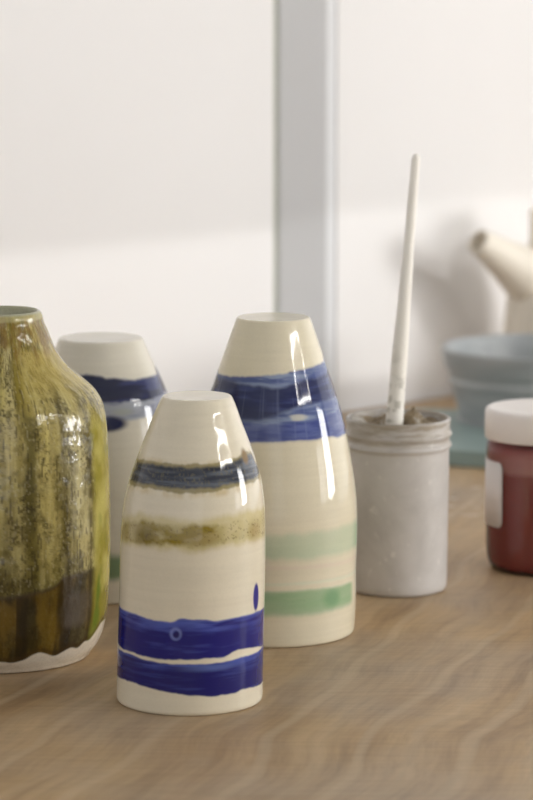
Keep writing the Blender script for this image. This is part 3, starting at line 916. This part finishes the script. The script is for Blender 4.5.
# ------------------------------------------------------------------ the room
WV = Vector((math.sin(math.radians(46)), math.cos(math.radians(46)), 0))     # along the back wall
WN = Vector((WV.y, -WV.x, 0))                                               # out of the wall, into the room
P0 = ground(430, 398)
def wall_hit(px, off):
    """table-level point where the sight line at column px meets the wall plane shifted by off along its normal"""
    d = ray(px, 250); d.z = 0
    q = P0 + WN*off
    t = q.dot(WN) / d.dot(WN)
    return Vector((d.x*t, d.y*t, 0))

STEP = 0.026
c_out = wall_hit(327, 0.0)                 # outer corner of the step
c_in = wall_hit(277, -STEP)
STEP_IN = c_in
Z0, Z1 = -0.75, 2.3
def wall_prism(name, pts, mat, z0=Z0, z1=Z1, bev=0):
    bm = bmesh.new()
    add_prism(bm, [(p.x, p.y) for p in pts], z0, z1)
    if bev: bevel_all(bm, bev, 3)
    o = bm_obj(name, bm, mat, None, False)
    return tag(o, kind='structure')

far = c_out + WV*1.9
nearL = c_in - WV*1.9
back = -WN*0.25
wall_prism('wall_left', [nearL, c_in - WV*0.004, c_in - WV*0.004 + back, nearL + back], M_wall)
jamb = 0.012
c_out2 = c_out + WV*jamb
wall_prism('wall_back', [c_out + WV*(jamb+0.001), far, far + back - WN*STEP, c_out + WV*(jamb+0.001) + back - WN*STEP], M_wall)
# the return board that fills the step, greyed to carry its shade, standing a touch proud of the right-hand wall
rb = wall_hit(326.5, 0.002)
lb = c_in + WV*0.002
wall_prism('trim_1', [lb, rb, rb + WV*(jamb), lb + WV*(jamb + 0.05) - WN*0.05, lb - WN*0.05], M_post, bev=0.0012)
o = wall_prism('gap_strip', [c_in - WV*0.004 - WN*0.003, c_in + WV*0.002 - WN*0.0015, c_in + WV*0.006 - WN*0.05, c_in - WV*0.004 - WN*0.06], M_gap)  # strip set in the crack, coloured as the gap's shade

# floor
bm = bmesh.new(); add_box(bm, (-4, -2.0, -0.80), (4, 5.5, -0.75))
tag(bm_obj('floor', bm, plain_mat('grey_floor', (150, 144, 136), 0.6, 0.08, 4)), kind='structure')

# table against the wall
tb = thing('work_table', 'weathered plywood work table with pale brown streaky grain', 'table', (0, 0, 0))
A = wall_hit(-700, -STEP + 0.001); 
tl = c_in + WN*0.002 - WV*1.0
bm = bmesh.new()
pts = [Vector((-1.05, 0.95, 0)), Vector((1.15, 0.95, 0))]
q = c_out + WN*0.004
tR = (1.15 - q.x)/WV.x; pR = q + WV*tR
qL = q - WV*0.01
tL = (-1.05 - q.x)/WV.x; pL = q + WV*tL
pts += [pR, pL]
add_prism(bm, [(p.x, p.y) for p in pts], -0.03, 0.0)
bm_obj('tabletop', bm, M_wood, tb)
M_leg = plain_mat('table_leg_wood', (150, 122, 90), 0.6, 0.1, 20)
for x, yy in ((-0.95, 1.05), (1.05, 1.05), (-0.95, 1.45), (1.05, 3.4)):
    bm = bmesh.new(); add_box(bm, (x-0.03, yy-0.03, -0.75), (x+0.03, yy+0.03, -0.03)); bm_obj('leg', bm, M_leg, tb)

# window wall facing the back wall, out of the picture behind and right of the viewer
WD = 3.2
WO = c_out + WN*WD                      # its frame: t along WV, z up, depth away from the room along WN
def wpt(t, d, z): return WO + WV*t + WN*d + Vector((0, 0, z))
def wbox(bm, t0, t1, d0, d1, z0, z1):
    p = [wpt(t0, d0, 0), wpt(t1, d0, 0), wpt(t1, d1, 0), wpt(t0, d1, 0)]
    add_prism(bm, [(q.x, q.y) for q in p], z0, z1)
def wall_with_holes(name, th, t0, t1, z0, z1, holes, mat):
    ts = sorted({t0, t1} | {h[0] for h in holes} | {h[1] for h in holes})
    zs = sorted({z0, z1} | {h[2] for h in holes} | {h[3] for h in holes})
    bm = bmesh.new()
    for i in range(len(ts)-1):
        for j in range(len(zs)-1):
            ct, cz = (ts[i]+ts[i+1])/2, (zs[j]+zs[j+1])/2
            if any(h[0] < ct < h[1] and h[2] < cz < h[3] for h in holes): continue
            wbox(bm, ts[i], ts[i+1], 0, th, zs[j], zs[j+1])
    bmesh.ops.remove_doubles(bm, verts=bm.verts[:], dist=1e-5)
    return tag(bm_obj(name, bm, mat), kind='structure')
W1 = (-0.50, 0.95, 1.19, 1.54)          # blind drawn down, daylight leaking round it
W2 = (0.50, 1.30, 0.02, 0.64)           # low window
W4 = (1.42, 2.70, 0.02, 1.15)           # larger low opening further along, added for key light from the right
W3 = (0.25, 2.05, 1.66, 1.882)          # unseen high slot, shaped so the sun lights only the lower back wall
wall_with_holes('wall_front', 0.1, -2.2, 3.4, Z0, 2.7, [W1, W2, W3, W4], M_plastic)
M_frame = plain_mat('window_frame_paint', (232, 230, 225), 0.4, 0.02, 10)
def window(n, h):
    w = thing('window_%d' % n, None, None, (0, 0, 0)); tag(w, kind='structure')
    d0 = 0.004 if n == 1 else 0.03
    t0, t1, z0, z1 = h; f = 0.025
    bm = bmesh.new()
    for a in ((t0, t0+f, z0, z1), (t1-f, t1, z0, z1), (t0+f, t1-f, z0, z0+f), (t0+f, t1-f, z1-f, z1)):
        if n == 3 and a[3] == z1 and a[2] > z0: continue
        wbox(bm, a[0], a[1], d0, d0+0.04, a[2], a[3])
    bm_obj('window_frame', bm, M_frame, w)
    return w, t0+f, t1-f, z0+f, z1-f
w1, a, b, c, d = window(1, W1)
bm = bmesh.new(); wbox(bm, a, b, 0.014, 0.018, c, d)
bm_obj('pane', bm, emit_mat('bright_overcast_sky', (255, 252, 246), 35.0), w1)
g_ = 0.045
bm = bmesh.new(); wbox(bm, a+g_, b-g_, 0.005, 0.008, c+g_, d-g_)
bm_obj('blind', bm, emit_mat('backlit_blind_cloth', (246, 236, 220), 0.6), w1)
window(2, W2); window(3, W3); window(4, W4)

# ------------------------------------------------------------------ light
def window_light(name, h, watts, rgb):
    ld = bpy.data.lights.new(name, 'AREA'); ld.shape = 'RECTANGLE'
    ld.size = h[1]-h[0]-0.06; ld.size_y = h[3]-h[2]-0.06; ld.energy = watts; ld.color = rgb
    lo = bpy.data.objects.new(name, ld); COL.objects.link(lo)
    lo.location = wpt((h[0]+h[1])/2, 0.08, (h[2]+h[3])/2)
    lo.rotation_euler = (-WN).to_track_quat('-Z', 'Y').to_euler()
window_light('low_window_daylight', W2, 2.4, (1.0, 0.99, 0.98))
window_light('added_side_key', W4, 50, (1.0, 0.99, 0.98))  # key light added in the unseen side opening

sd = bpy.data.lights.new('sun', 'SUN'); sd.energy = 0.43; sd.angle = math.radians(0.25); sd.color = (1.0, 0.99, 0.98)
so = bpy.data.objects.new('sun', sd); COL.objects.link(so)
az, el = math.radians(62), math.radians(26)
sdir = Vector((math.sin(az)*math.cos(el), -math.cos(az)*math.cos(el), math.sin(el)))
so.rotation_euler = (-sdir).to_track_quat('-Z', 'Y').to_euler()
so.location = sdir*5

w = bpy.data.worlds.new('world'); SC.world = w; w.use_nodes = True
bg = w.node_tree.nodes['Background']
N, L = w.node_tree.nodes, w.node_tree.links
tc = N.new('ShaderNodeTexCoord'); sx = N.new('ShaderNodeSeparateXYZ'); L.new(tc.outputs['Generated'], sx.inputs[0])
mr = N.new('ShaderNodeMapRange'); mr.inputs['From Min'].default_value = -1; mr.inputs['From Max'].default_value = 1
L.new(sx.outputs[0], mr.inputs['Value'])
side = ramp(N, L, mr.outputs[0], [(0.0, (0.36, 0.36, 0.365, 1)), (1.0, (1.0, 0.995, 0.99, 1))])
mz = N.new('ShaderNodeMapRange'); mz.inputs['From Min'].default_value = -1; mz.inputs['From Max'].default_value = 1
L.new(sx.outputs[2], mz.inputs['Value'])
L.new(mix_rgb(N, L, 1.0, side, ramp(N, L, mz.outputs[0], [(0.5, gv(1.0)), (0.6, gv(1.0)), (0.75, gv(0.45)), (1.0, gv(0.15))]), 'MULTIPLY'), bg.inputs[0])
bg.inputs[1].default_value = 1.25
